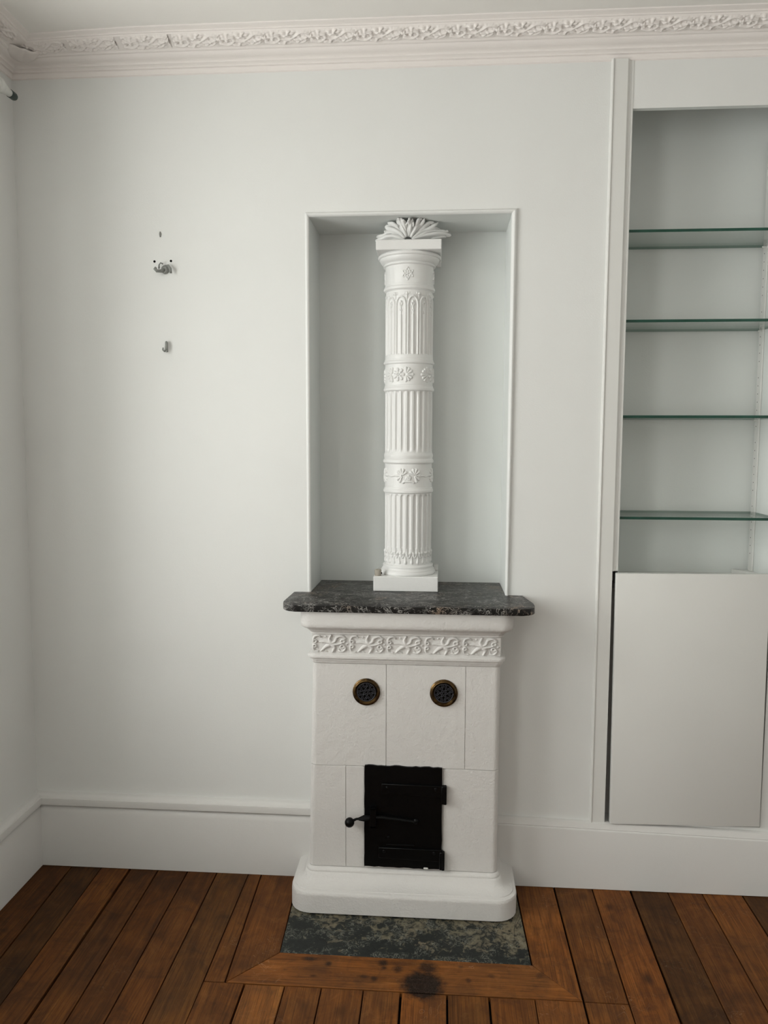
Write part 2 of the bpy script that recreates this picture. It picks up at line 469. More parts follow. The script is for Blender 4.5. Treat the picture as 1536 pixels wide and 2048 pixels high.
# left wall with two windows
b = MB()
ys = sorted({0.42, 0.0, YB - 0.1} | {w_[0] for w_ in WINDOWS} | {w_[1] for w_ in WINDOWS})
zz = sorted({-0.03, 0.70, 2.30, 2.62})
for i in range(len(ys) - 1):
    for j in range(len(zz) - 1):
        yc, zc = (ys[i] + ys[i + 1]) / 2, (zz[j] + zz[j + 1]) / 2
        if any(q[0] < yc < q[1] and q[2] < zc < q[3] for q in WINDOWS): continue
        y0, y1, z0, z1 = ys[i], ys[i + 1], zz[j], zz[j + 1]
        b.add([(lx(z0), y0, z0), (lx(z0), y1, z0), (lx(z1), y1, z1), (lx(z1), y0, z1)], [(0, 1, 2, 3)])
for y0, y1, z0, z1 in WINDOWS:
    a, c_ = lx(z0), lx(z1); o_ = -1.62
    b.add([(a, y0, z0), (a, y1, z0), (c_, y1, z1), (c_, y0, z1), (o_, y0, z0), (o_, y1, z0), (o_, y1, z1), (o_, y0, z1)],
          [(0, 1, 5, 4), (3, 2, 6, 7), (0, 4, 7, 3), (1, 5, 6, 2)])
b.obj('wall_left', WALL, kind='structure')
for n, (y0, y1, z0, z1) in enumerate(WINDOWS):
    b = MB(); xf = -1.42; m_ = (y0 + y1) / 2
    for q in ((y0, y0 + .06), (y1 - .06, y1), (m_ - .05, m_ + .05)): b.box(xf - .03, xf + .03, q[0], q[1], z0, z1, .004)
    for q in (z0 + .03, z1 - .03, z0 + 0.55 * (z1 - z0)): b.box(xf - .025, xf + .025, y0 + .05, y1 - .05, q - .03, q + .03, .004)
    b.obj('window_%d' % (n + 1), WOODPAINT, kind='structure')
MB().box(XR, XR + 0.1, YB - 0.1, 0.42, -0.03, 2.62).obj('wall_right', WALL, kind='structure')
MB().box(-1.62, XR + 0.1, YB - 0.1, YB, -0.03, 2.62).obj('wall_front', WALL, kind='structure')

# ceiling, dipping slightly into the corner
nx, ny = 40, 40
v = []
for j in range(ny):
    for i in range(nx):
        x = -1.3 + (XR + 0.4 + 1.3) * (i / (nx - 1)) ** 1.6; y = 0.1 - (0.1 - YB + 0.1) * (j / (ny - 1)) ** 1.6
        v.append((x, y, ZC - sag(x, y)))
mesh_obj('ceiling', v, grid_faces(nx, ny), CEIL, smooth=True, kind='structure')
MB().box(-1.65, XR + 0.2, YB - 0.2, 0.45, 2.63, 2.70).obj('ceiling_1', DARK, kind='structure')

# ------------------------------------------------------------------ floor and its boards
floor = MB().box(-1.7, XR + 0.1, YB - 0.1, 0.42, -0.08, -0.016).obj('floor', DARK, kind='structure')
rnd = random.Random(4)


def board(poly, tone, mat=None, warm=1.0, gap=0.0012):
    """one floor board: outline on z=0, edges eased, slight lift"""
    n = len(poly); cx = sum(p[0] for p in poly) / n; cy = sum(p[1] for p in poly) / n
    lift = rnd.uniform(-0.0012, 0.0004)
    bm = bmesh.new()
    a = [bm.verts.new((x, y, -0.016)) for x, y in poly]; c = [bm.verts.new((x, y, lift)) for x, y in poly]
    bm.faces.new(a[::-1]); bm.faces.new(c)
    for i in range(n): bm.faces.new((a[i], a[(i + 1) % n], c[(i + 1) % n], c[i]))
    es = [e for e in bm.edges if e.verts[0].co.z > -0.01 and e.verts[1].co.z > -0.01]
    bmesh.ops.bevel(bm, geom=es, offset=0.0011, segments=1, affect='EDGES')
    o = MB().bm(bm).obj('floorboard', mat or WOODY, floor)
    o.color = (tone, tone * warm, tone * warm * warm, 1)
    return o


# joint lines between boards: x at the wall, x half a metre out, joint width
LINES = dict(L0=(-1.0942, -1.0732, .003), L1=(-.9961, -.9814, .002), L2=(-.9012, -.8898, .007), L3=(-.8093, -.7979, .003), L4=(-.7129, -.7042, .003),
             L5=(-.6170, -.6115, .003), L6=(-.5152, -.5105, .002), L7=(-.4745, -.4551, .003), R0=(.4393, .4416, .005), R1=(.5554, .5508, .003),
             R2=(.6709, .6606, .006), R3=(.7822, .7754, .002), R4=(.8846, .8790, .003), R5=(1.0035, .9963, .004),
             R6=(1.118, 1.11, .003), R7=(1.23, 1.225, .003), R8=(1.345, 1.34, .003), R9=(1.462, 1.458, .003), R10=(1.575, 1.572, .004), R11=(1.690, 1.688, .003), R12=(1.802, 1.80, .003), R13=(1.918, 1.916, .003), R14=(2.03, 2.03, .004), R15=(2.147, 2.147, .003), R16=(2.30, 2.30, .0))


def X(k, y):
    a, c, _ = LINES[k]; return a + (c - a) * min(1.3, max(0, -y / 0.5))


def strip(k0, k1, y0, y1, tone, warm=1.0):
    g0 = LINES[k0][2] / 2 + .0004; g1 = LINES[k1][2] / 2 + .0004; ym = max(min(-0.65, y0), y1)
    p = [(X(k0, y0) + g0, y0)] + ([(X(k0, ym) + g0, ym)] if y1 < ym < y0 else []) + [(X(k0, y1) + g0, y1), (X(k1, y1) - g1, y1)] + ([(X(k1, ym) - g1, ym)] if y1 < ym < y0 else []) + [(X(k1, y0) - g1, y0)]
    board(p[::-1], tone, None, warm)


YF = -4.29
LINES['LW'] = (-1.215, -1.20, 0.0)
for k0, k1, tone, warm in (('LW', 'L0', .50, 1.0), ('L0', 'L1', .40, 1.12), ('L1', 'L2', .74, .98), ('L2', 'L3', .58, 1.0), ('L3', 'L4', .52, .97),
                           ('L4', 'L5', .62, .98), ('L5', 'L6', .58, 1.1)):
    strip(k0, k1, 0.0, YF, tone, warm)
strip('L6', 'L7', 0.0, -0.5025, .72)
for k0, k1, tone, warm in (('R1', 'R2', 1.02, .94), ('R2', 'R3', .46, 1.1), ('R3', 'R4', .74, .97), ('R4', 'R5', .92, 1.0), ('R5', 'R6', .5, 1.1), ('R6', 'R7', .8, 1.0), ('R7', 'R8', .7, 1.0), ('R8', 'R9', .9, 1.0), ('R9', 'R10', .65, 1.05), ('R10', 'R11', .8, 1.0), ('R11', 'R12', .95, .97),
                           ('R12', 'R13', .6, 1.05), ('R13', 'R14', .85, 1.0), ('R14', 'R15', .75, 1.0), ('R15', 'R16', .9, 1.0)):
    strip(k0, k1, 0.0, YF, tone, warm)
strip('R0', 'R1', 0.0, -0.5035, .82, 1.0)
LINES['BL'] = (-.5105, -.5105, .002); LINES['BR'] = (.5508, .5508, .003)
Bx = [('BL', None), (-.4040, .005), (-.3010, .003), (-.2075, .003), (-.1015, .003), (-.0078, .006), (.1070, .005), (.2108, .0055), (.3228, .002), (.4416, .006), ('BR', None)]
for i in range(len(Bx) - 1):
    tone, warm = ((.72, 1.0), (1.25, 1.06), (.86, 1.0), (.95, 1.0), (.98, 1.0), (1.10, .97), (.70, 1.05), (.88, .98), (1.06, .98), (1.0, 1.0))[i]
    x0 = -.5105 + .001 if i == 0 else Bx[i][0] + Bx[i][1] / 2
    x1 = .5508 - .0015 if i == len(Bx) - 2 else Bx[i + 1][0] - Bx[i + 1][1] / 2
    y0 = -0.5058 if i < len(Bx) - 2 else -0.5065
    board([(x0, y0), (x0, YF), (x1, YF), (x1, y0)], tone, None, warm)
# mitred frame boards round the hearth
HX0, HX1, HX0b, HX1b, HY = -0.3395, 0.3285, -0.352, 0.318, -0.380
board([(X('L7', 0) + .0015, 0), (X('L7', -.5) + .0015, -.5025), (HX0 - .001, HY - .001), (HX0b - .006, 0)], .86, None, .97)
board([(X('R0', 0) - .0025, 0), (HX1b + .004, 0), (HX1 + .004, HY), (.4391, -.5025)], 1.08, None, .98)
board([(X('L7', -.5) + .0035, -.5030), (.4375, -.5030), (HX1 + .002, HY - .0016), (HX0 + .0005, HY - .0016)], 1.12, WOODX, 1.0)
o = MB().prism([(HX0b, -0.02), (HX0, HY), (HX1, HY), (HX1b, -0.02)], -0.016, -0.0005, .0012).obj('hearth_slab', HEARTH)
tag(o, 'green-black mottled stone hearth slab let into the floorboards before the stove', 'hearth')

# ------------------------------------------------------------------ mouldings of the room


def sweep(prof, path_fn, npath, mat, name, parent=None, kind=None, smooth=30):
    """prof: list of (d, z); path_fn(i, d, z) -> point"""
    v = []
    for i in range(npath):
        for d, z in prof: v.append(path_fn(i, d, z))
    n = len(prof); f = []
    for i in range(npath - 1):
        for k in range(n - 1): f.append((i * n + k, i * n + k + 1, (i + 1) * n + k + 1, (i + 1) * n + k))
    return mesh_obj(name, v, f, mat, parent, smooth, kind)


CORN = [(0.0, 2.4240), (.004, 2.4262), (.0045, 2.4355), (.0065, 2.4385), (.012, 2.4400), (.0125, 2.4432), (.016, 2.446), (.021, 2.4478), (.0215, 2.4525), (.0245, 2.4550),
        (.030, 2.4562), (.037, 2.4582), (.044, 2.4625), (.0465, 2.4668), (.0485, 2.4662), (.053, 2.4668), (.056, 2.4690), (.0565, 2.4705), (.060, 2.4715),
        (.1035, 2.4868), (.105, 2.4895), (.1095, 2.4905), (.110, 2.4930), (.1145, 2.4950), (.119, 2.4955), (.1245, 2.4975), (.1255, 2.5015)]
XSTEPS = [XR - (XR + 1.195) * (k / 60) for k in range(61)]
YSTEPS = [-4.25 * (k / 40) ** 1.7 for k in range(1, 41)]


def corn_path(i, d, z):
    k = min(1.0, d / 0.12)
    if i < 60: x, y = XSTEPS[i], -d
    elif i == 60: x, y = -1.195 + d, -d
    else: x, y = -1.195 + d, YSTEPS[i - 61] - d
    x = max(x, -1.195 + d)
    return (x, y, z - sag(x, y) * k ** 1.3)


cornice = sweep(CORN, corn_path, 101, PLASTER, 'trim_1', kind='structure', smooth=40)
cornice['label'] = 'white plaster cornice with a leafy frieze along the ceiling'

# carved leaf motif of the cornice frieze, repeated: a scroll of clustered leaves
MOT = 0.128
U, V = np.meshgrid(np.linspace(0, 1.9, 62), np.linspace(0, 1, 28))
rr = random.Random(11)
st = [(arc([(.05, .25), (.35, .15), (.62, .45), (.5, .75), (.3, .7), (.32, .5)]), .10, .05, .8),
      (arc([(.62, .45), (.9, .35), (1.2, .55), (1.5, .85), (1.8, .75)]), .09, .07, .75),
      (arc([(1.0, .35), (1.3, .12), (1.62, .25), (1.66, .5), (1.45, .5)]), .09, .05, .8)]
for cx, cy, n, R_, a0 in ((.36, .62, 6, .23, 0.3), (1.48, .40, 6, .25, .8), (.95, .78, 5, .2, .2), (.78, .14, 4, .2, 1.1), (1.82, .60, 4, .22, 2.0), (.06, .60, 4, .2, .5)):
    for k in range(n):
        a = a0 + 2 * PI * k / n + rr.uniform(-.25, .25)
        st.append(([(cx + .05 * math.cos(a), cy + .05 * math.sin(a)), (cx + R_ * math.cos(a), cy + R_ * .95 * math.sin(a))], .045, .085, rr.uniform(.6, 1.05)))
    st.append(([(cx, cy)], .085, .085, 1.1))
for k in range(46):
    st.append(([(rr.uniform(0, 1.9), rr.uniform(.04, .96))], rr.uniform(.05, .10), 0, rr.uniform(.35, .75)))
H = relief(U, V, st)
edge = np.clip(np.minimum(V, 1 - V) / 0.05, 0, 1)
H = np.maximum(H, .34 + .10 * np.sin(U * 23 + V * 9) * np.sin(V * 14 - U * 7)) * edge
f0 = Vector((.0602, 2.4718)); f1 = Vector((.1034, 2.4864)); nrm = Vector((f1.y - f0.y, -(f1.x - f0.x))).normalized()   # (d, z) outward-down normal of the frieze
nrm = Vector((abs(nrm.x), -abs(nrm.y)))
prof_m = []
for (u, vv, h) in zip(U.ravel(), V.ravel(), H.ravel()):
    dz = f0 + (f1 - f0) * vv + nrm * (h * 0.0105 - 0.001)
    prof_m.append((u / 1.9 * MOT * 1.04, dz.x, dz.y))
orn_me = bpy.data.meshes.new('cornice_leafwork')
orn_me.from_pydata([(a, -d, z) for a, d, z in prof_m], [], grid_faces(62, 28))
first = link_mesh('leaf_scroll', orn_me, PLASTER, cornice, True)
x = -1.06
first.location = (x, 0, 0)
dupes = [first]
while x < 1.75:
    x += MOT
    o = first.copy(); C.objects.link(o); o.parent = cornice; o.location = (x, 0, 0); dupes.append(o)
for o in dupes:
    xx = o.location.x + MOT / 2
    o.location.z = -sag(xx, -.08) * 0.55
    o.rotation_euler.y = -math.atan((sag(xx - .06, -.08) - sag(xx + .06, -.08)) * .6 / .12)
y = -0.14
for k in range(8):                                                   # the run on the left wall
    o = first.copy(); C.objects.link(o); o.parent = cornice
    o.rotation_euler = (0, 0, PI / 2); o.location = (-1.195, y - MOT, -sag(-1.1, y - MOT / 2) * .55)
    y -= MOT
# corner leaf over the mitre: a rounded, lobed shell
v = []; nu, nv = 31, 13
for j in range(nv):
    for i in range(nu):
        a = (i / (nu - 1) - .5) * 2; q = j / (nv - 1)
        wd = .034 * math.sqrt(max(0.0, 1 - (1 - q * 1.0) ** 2.2)) + .004
        lat = a * wd * (1 + .06 * math.cos(a * 11))
        d = .050 + .040 * q; z = 2.4680 + .0215 * q
        bul = .013 * math.sqrt(max(0, 1 - a * a)) * math.sin(PI * (.08 + .62 * q)) * (1 - .25 * math.cos(a * 9) * q)
        dd = d + bul * .45; z2 = z - bul * .8 - .0185 * min(1, d / .1)
        v.append((-1.195 + dd + lat * .75, -dd + lat * .75, z2))
o = mesh_obj('corner_leaf', v, grid_faces(nu, nv), PLASTER, cornice, True)
md = o.modifiers.new('solid', 'SOLIDIFY'); md.thickness = 0.004; md.offset = -1

# baseboards
BASEL = [(0.0, 0.240), (.010, .2385), (.016, .236), (.020, .231), (.0215, .2275), (.0245, .2265), (.0255, .222), (.0255, .206), (.0235, .2035), (.0125, .2020), (.0125, .1985), (.019, .190), (.0205, .182), (.022, .178), (.022, .0012), (.012, .0010)]
o = sweep(BASEL, lambda i, d, z: (lx(z) + d, -d, z) if i == 1 else ((-.27, -d, z - .001) if i == 0 else (lx(z) + d, -4.25, z)), 3, TRIM, 'baseboard_left', kind='structure')


def base_right(i, d, z):
    x = (.25, .5, .8, 1.07, XR)[i]; k = (x - .287) / .78
    zz_ = z - (.0205 * min(k, 1.3)) * (1 if z > .05 else 0)
    return (x, -d, zz_)


BASER = [(0.0, .2165), (.0085, .2160), (.0120, .2140), (.0165, .2030), (.0185, .1990), (.0175, .1968), (.0215, .1945), (.0225, .191), (.0225, .0012), (.012, .0010)]
sweep(BASER, base_right, 5, TRIM, 'baseboard_right', kind='structure')

# pilaster strip between the niche wall and the alcove: bead on the left, bevelled return on the right
P = [(.5435, 0.0), (.5435, -.006), (.5450, -.0105), (.5480, -.0118), (.5505, -.0105), (.5515, -.0085), (.5885, -.0085), (.5955, -.0018), (.6000, -.0012), (.6000, 0.0)]
v = []; rows = [(.2020, 0), (.985, 0), (.9851, 1), (2.4275, 1)]
for z, k in rows:
    for x, y in P: v.append((x if (k or x < .589) else min(x, .5905), y, z))
MBp = MB().add(v, grid_faces(len(P), 4)); MBp.f.append([i for i in range(len(P))])
MBp.obj('trim_2', WOODPAINT, smooth=22, kind='structure')
# flush edge strip of the alcove face, right of the pilaster
MB().box(.6005, .6068, -.0015, .012, ZD1 + .002, 2.4275, .0008).obj('trim_4', WOODPAINT, kind='structure')

# bead moulding round the niche (top and right side; the left arris is a plain rounded corner)
b = MB()


def bead(path, w0, depth):
    n = 7
    rows = []
    for (ox, oz, ix, iz) in path:
        for k in range(n):
            t_ = k / (n - 1); a = PI * t_
            rows.append((ox + (ix - ox) * t_, -depth * math.sin(a) ** .8 + .0005, oz + (iz - oz) * t_))
    b.add(rows, grid_faces(n, len(path)))


bead([(-.3240, .9065, XN0 + .001, .9065), (-.3245, 2.0318, XN0 + .001, ZN1 - .001)], .01, .0035)
bead([(-.3245, 2.0318, XN0 + .001, ZN1 - .001), (.2942, 2.0322, XN1, ZN1 - .001)], .01, .008)
bead([(.2942, 2.0322, XN1 - .001, ZN1 - .001), (.2868, .9065, XN1 - .001, .9065)], .01, .0095)
b.obj('trim_3', WALL, smooth=True, kind='structure')

# ------------------------------------------------------------------ stove
ZT = 0.727


def Lx(z): return -.3044 + .0234 * z


RX, FY, RC = .2552, -.140, .016


def plan(d, z, sl=1.0, sr=1.0, back=0.0, rc=RC, n=6):
    """outline of the stove at height z, pushed out by d"""
    x0 = Lx(z) - d * sl; x1 = RX + d * sr; y = FY - d; r = rc + d * .55
    p = [(x0, back)]
    for k in range(n + 1):
        a = PI + PI / 2 * k / n; p.append((x0 + r + r * math.cos(a), y + r + r * math.sin(a)))
    for k in range(n + 1):
        a = -PI / 2 + PI / 2 * k / n; p.append((x1 - r + r * math.cos(a), y + r + r * math.sin(a)))
    return p + [(x1, back)]


def loft(prof, name, parent, mat, sl=1.0, sr=1.0, rc=RC, smooth=35):
    rows = [plan(d, z, sl, sr, -0.001, rc) for d, z in prof]; n = len(rows[0])
    v = [(x, y, z) for r_, (d, z) in zip(rows, prof) for x, y in r_]
    f = grid_faces(n, len(rows)); f += [tuple(range(n)), tuple((len(rows) - 1) * n + k for k in range(n))]
    return mesh_obj(name, v, f, mat, parent, smooth)


stove = thing('tiled_stove', 'white-painted tiled stove with black iron fire door standing on the hearth', 'stove', (-0.02, -0.07, 0.0))
loft([(.0, .108), (.003, .1075), (.0065, .1055), (.0105, .1030), (.0120, .0995), (.0118, .0968), (.0165, .0948), (.0185, .0930), (.0225, .0868), (.0290, .0800), (.0385, .0738), (.0500, .0702), (.0580, .0690), (.0590, .0668),
      (.0640, .0662), (.0690, .0645), (.0715, .0605), (.0720, .0560), (.0712, .0048), (.0690, .0034), (.0610, .0034), (.0605, -.0003)], 'plinth_base', stove, STOVE, .64, .78, .022)
MB().prism(lambda z: [(x, y) for x, y in plan(-.0028, z, back=-.001)], .1075, ZT).obj('core', STOVE, stove)

# faience tiles of the body: outline pieces cut at the joints, each tile its own piece
G = .0008


def tile(xa, xb, z0, z1, mat=STOVE):
    def poly(z):
        p = plan(0, z, back=-.001); q = []
        if xa is None: q += [(Lx(z) + .02, -.002)] + [pt for pt in p[:8]]
        else: q += [(xa + G, FY + .02), (xa + G, FY)]
        if xb is None: q += [pt for pt in p[8:]] + [(RX - .02, -.002)]
        else: q += [(xb - G, FY), (xb - G, FY + .02)]
        if xa is None and xb is not None: q += [(Lx(z) + .02, FY + .02)]
        if xb is None and xa is not None: q = [(RX - .02, FY + .02)] + q if False else q + [(RX - .02, FY + .02)]
        return q
    return MB().prism(poly, z0 + G, z1 - G, .0009).obj('tile', mat, stove)


ZJ = .4195
tile(None, -.0718, ZJ, ZT - .0005); tile(-.0718, .1565, ZJ, ZT - .0005); tile(.1565, None, ZJ, ZT - .0005)
tile(None, -.1900, .1085, ZJ); tile(-.1900, -.1352, .1085, ZJ); tile(.0955, None, .1085, ZJ)

# entablature: fascia, cove, frieze band, bead
loft([(.0355, .8868), (.0358, .8500), (.0348, .8420), (.0320, .8372), (.0290, .8352), (.0240, .8330), (.0175, .8285), (.0115, .8220), (.0085, .8180), (.0085, .8150), (.0070, .8135), (.0030, .8125),
      (.0030, .7580), (.0045, .7568), (.0105, .7555), (.0140, .7530), (.0148, .7485), (.0135, .7440), (.0095, .7415), (.0070, .7408), (.0075, .7385), (.0068, .7362), (.0035, .7352), (.0030, .7300), (.0010, .7268)],
     'entablature', stove, STOVE, 1.0, .95)
# frieze relief: five repeats of a crossed-leaf and scroll motif
FU0, FU1 = -.2865, .2535
NW = 5; mw = (FU1 - FU0) / NW
U, V = np.meshgrid(np.linspace(0, 1.7, 84), np.linspace(0, 1, 48))
st = [([(.85, .5)], .10, 0, 1.0),
      (arc([(.78, .54), (.58, .60), (.33, .60)]), .10, .02, .95), (arc([(.78, .44), (.60, .30), (.42, .10)]), .105, .03, .95),
      (arc([(.85, .58), (.80, .78), (.88, .97)]), .085, .02, .9), (arc([(.92, .42), (1.02, .28), (.93, .05)]), .10, .03, .95),
      (arc([(.93, .56), (1.06, .66), (1.14, .86), (1.38, .93), (1.52, .80)]), .07, .045, .9), ring(1.41, .66, .085, .036, .85), ([(1.41, .66)], .03, 0, .7),
      (arc([(.94, .46), (1.14, .47), (1.36, .54)]), .075, .03, .9), ring(1.39, .37, .085, .036, .85),
      (arc([(1.47, .40), (1.53, .24), (1.40, .09), (1.22, .10)]), .045, .03, .85), ([(1.22, .22), (1.28, .14)], .02, .02, .5),
      ring(.13, .63, .075, .036, .85), ring(.12, .37, .07, .036, .85), (arc([(.05, .68), (.12, .88), (.30, .94), (.40, .86)]), .045, .03, .85),
      (arc([(.04, .31), (.10, .12), (.28, .07)]), .045, .03, .85), ([(.62, .88)], .05, 0, .5), ([(1.60, .5)], .05, 0, .6), ([(.62, .10), (.70, .05)], .03, .02, .5)]
st = [(p_, a_ * 1.18, b_ * 1.25, h_) for p_, a_, b_, h_ in st]
H = relief(U, V, st)
v = [(FU0 + u / 1.7 * mw, FY - .0032 - h * .0075 + .0004, .7585 + vv * .0535) for u, vv, h in zip(U.ravel(), V.ravel(), H.ravel())]
fr0 = mesh_obj('leaf_relief', v, grid_faces(84, 48), STOVE, stove, True)
for k in range(1, NW):
    o = fr0.copy(); C.objects.link(o); o.parent = stove; o.location = (mw * k, 0, 0)

# vents: brass rim with pierced grille
for k, (vx, vz) in enumerate(((-.1292, .6440), (.0942, .6462))):
    p = MB().lathe([(.0265, FY - .002), (.0300, FY - .004), (.0318, FY - .0075), (.0335, FY - .0095), (.0360, FY - .0085), (.0372, FY - .005), (.0398, FY - .0035), (.0402, FY + .001), (.0265, FY + .001), (.0265, FY - .002)], vx, vz, 40, 'y', False)
    rim = p.obj('air_vent', BRASS, stove, 40)
    MB().lathe([(.0, FY - .0012), (.0300, FY - .0012), (.0300, FY + .002), (0, FY + .002)], vx, vz, 32, 'y').obj('vent_back', DARK, rim)
    b = MB(); yy = FY - .0035

    def loop(pts, r=.00095): b.tube([(vx + x_, yy, vz + z_) for x_, z_ in pts], r, 6)
    loop([(.0042 * math.cos(a), .0042 * math.sin(a)) for a in [2 * PI * q / 16 for q in range(17)]])
    loop([(.0268 * math.cos(a), .0268 * math.sin(a)) for a in [2 * PI * q / 32 for q in range(33)]], .0014)
    for q in range(6):
        a = q * PI / 3 + .17 + k * .3; ca, sa = math.cos(a), math.sin(a)

        def rot(r_, s_): return (r_ * ca - s_ * sa, r_ * sa + s_ * ca)
        loop([rot(*c_) for c_ in arc([(.026, -.0035), (.019, -.0022), (.0135, -.0050), (.0088, -.0036), (.0072, 0), (.0088, .0036), (.0135, .0050), (.019, .0022), (.026, .0035)], 3)])
        a2 = a + PI / 6; ca, sa = math.cos(a2), math.sin(a2)
        loop([rot(*c_) for c_ in arc([(.0262, -.0060), (.0195, -.0040), (.0172, 0), (.0195, .0040), (.0262, .0060)], 3)])
    b.obj('grille', GRILLE, rim, True)

# fire door: black plate with ragged paint edge, two strap hinges, latch
rj = random.Random(3)


def ragged(x0, z0, x1, z1, n, amp):
    return [(x0 + (x1 - x0) * k / n + (rj.uniform(-amp, amp) if z0 != z1 else 0), z0 + (z1 - z0) * k / n + (rj.uniform(-amp, amp) if x0 != x1 else 0)) for k in range(n)]


pts = ragged(-.1343, .1172, .0985, .1150, 16, .0011) + ragged(.0930, .1180, .0912, .4235, 14, .0009) + ragged(.0912, .4245, -.1340, .4255, 18, .0014) + ragged(-.1340, .4250, -.1343, .1180, 16, .0009)
bm = bmesh.new()
fa = [bm.verts.new((x_, FY - .0065, z_)) for x_, z_ in pts]; ba = [bm.verts.new((x_, FY + .004, z_)) for x_, z_ in pts]
bm.faces.new(fa); bm.faces.new(ba[::-1])
for i in range(len(pts)): bm.faces.new((fa[i], fa[(i + 1) % len(pts)], ba[(i + 1) % len(pts)], ba[i]))
door = MB().bm(bm).obj('fire_door', IRON, stove)
door['label'] = 'black iron fire door with strap hinges and ball latch'
for xa, xb, za, zb in ((-.0836, .1000, .3400, .3735), (-.0920, .0960, .1430, .1790)):
    b = MB(); y0 = FY - .0125
    bm = bmesh.new()
    q = [(xa, za + .004), (xb, za - .002), (xb, zb - .002), (xa, zb)]
    A = [bm.verts.new((x_, y0, z_)) for x_, z_ in q]; B_ = [bm.verts.new((x_, FY - .006, z_)) for x_, z_ in q]
    bm.faces.new(A); bm.faces.new(B_[::-1])
    for i in range(4): bm.faces.new((A[i], A[(i + 1) % 4], B_[(i + 1) % 4], B_[i]))
    b.bm(bm, .0012)
    zk = .3180 if za > .3 else .1175
    b.box(xb - .010, xb + .0055, FY - .0155, FY - .001, zk, zk + .0545, .002)                      # knuckle
    b.tube([(xb + .001, FY - .013, zk + .001), (xb + .001, FY - .013, zk + .0535)], .0048, 10)
    for xr in (xa + .016, xb - .026): b.ball((xr, y0, zb - .011), .0052, .0028, .0052, 12, 6)       # rivets
    b.obj('strap_hinge', IRON, door, 40)
b = MB(); yl = FY - .022
b.ball((-.1757, yl - .006, .2606), .0142, nu=18, nv=12)
b.tube([(-.165, yl - .005, .2665), (-.156, yl - .003, .2705), (-.146, yl, .2700), (-.138, yl + .002, .2690)], [.0042, .0036, .004, .006], 8)
b.tube([(-.150, yl, .2690), (-.134, yl + .002, .2710), (-.110, yl + .004, .2740)], [.0045, .0095, .0055], 8)
b.tube([(-.115, yl + .004, .2740), (-.080, yl + .006, .2745), (.014, FY - .0105, .2620)], [.0055, .0050, .0045], 8)
b.ball((.0165, FY - .009, .2618), .0085, .0055, .0085, 14, 8)
b.obj('latch_handle', IRON, door, 40)
b = MB()
b.box(-.1165, -.0990, FY - .026, FY - .005, .2985, .3045, .0012); b.box(-.1165, -.0990, FY - .026, FY - .021, .2440, .3045, .0012); b.box(-.1165, -.0990, FY - .026, FY - .005, .2440, .2500, .0012)
b.obj('latch_keeper', IRON, door)
b = MB(); b.ball((-.064, FY - .0065, .2100), .0035, .0045, .0035, 10, 6); b.obj('stud', IRON, door, True)
MB().box(.0400, .0540, FY - .0100, FY - .002, .1155, .1200, .0018).obj('plaster_chip', STOVE, door)['label'] = 'white plaster chip on the door foot'
b = MB(); b.box(-.070, .012, FY - .0095, FY - .005, .184, .1885, .0008); b.obj('ridge', IRON, door)

# ------------------------------------------------------------------ marble slab on the stove
poly = [(XN0 + .0015, YN - .002), (XN0 + .0015, .0), (-.3655, .0), (-.3690, -.1250)]
for k in range(7):
    a = PI + PI / 2 * k / 6; poly.append((-.3690 + .042 + .042 * math.cos(a), -.145 + .042 * math.sin(a)))
for k in range(7):
    a = -PI / 2 + PI / 2 * k / 6; poly.append((.3470 - .040 + .040 * math.cos(a), -.1470 + .041 * math.sin(a)))
poly += [(.3470, -.110), (.3280, .0), (XN1 - .0015, .0), (XN1 - .0015, YN - .002)]
o = MB().prism(poly, .8868, .9062, .0022, 2).obj('marble_mantel', MARBLE, None, 40)
tag(o, 'dark grey veined marble slab lying on top of the stove', 'mantel')

# ------------------------------------------------------------------ fluted column
CX, CY, R = -.0215, .1135, .0735
col = thing('fluted_column', 'white fluted cast-iron column standing on the marble slab in the niche', 'column', (CX, CY, .9062))
MB().box(-.1240, .0745, .0270, .2000, .9063, .9525, .0022).obj('plinth', IRONWHITE, col)
MB().lathe([(.0, .9520), (.0845, .9520), (.0868, .9545), (.0870, .9585), (.0850, .9625), (.0838, .9640), (.0838, .9665), (.0815, .9680), (.0795, .9715), (.0790, .9755), (.0800, .9775), (.0795, .9800), (.0765, .9825), (R, .9840), (0, .9840)], CX, CY, 64).obj('base_moulding', IRONWHITE, col, 40)


def cyl_relief(name, z0, z1, nz, nth, hfun, r0=R, rfun=None):
    """closed cylinder whose radius follows hfun(theta, z) (arrays)"""
    th = np.linspace(0, 2 * PI, nth, endpoint=False); zz_ = np.linspace(z0, z1, nz)
    T, Z = np.meshgrid(th, zz_); Rr = r0 + hfun(T, Z)
    v = np.stack([CX + Rr * np.cos(T), CY + Rr * np.sin(T), Z], -1).reshape(-1, 3)
    f = grid_faces(nth, nz, True) + [tuple(range(nth))[::-1], tuple((nz - 1) * nth + k for k in range(nth))]
    return mesh_obj(name, [tuple(p) for p in v], f, IRONWHITE, col, 50)


NF = 24; PH = .06


def flute(T, Z, zb, zt, depth=.0052):
    """concave channels with rounded ends between zb and zt"""
    s = ((T + PH) * NF / (2 * PI)) % 1.0 - .5
    half = .34; w = half * 2 * PI * R / NF
    sx_ = s * 2 * PI * R / NF
    dz = np.maximum(0, np.maximum(zb + w - Z, Z - (zt - w)))
    q = np.clip(1 - (sx_ ** 2 + dz ** 2) / w ** 2, 0, 1)
    return -depth * np.sqrt(q)


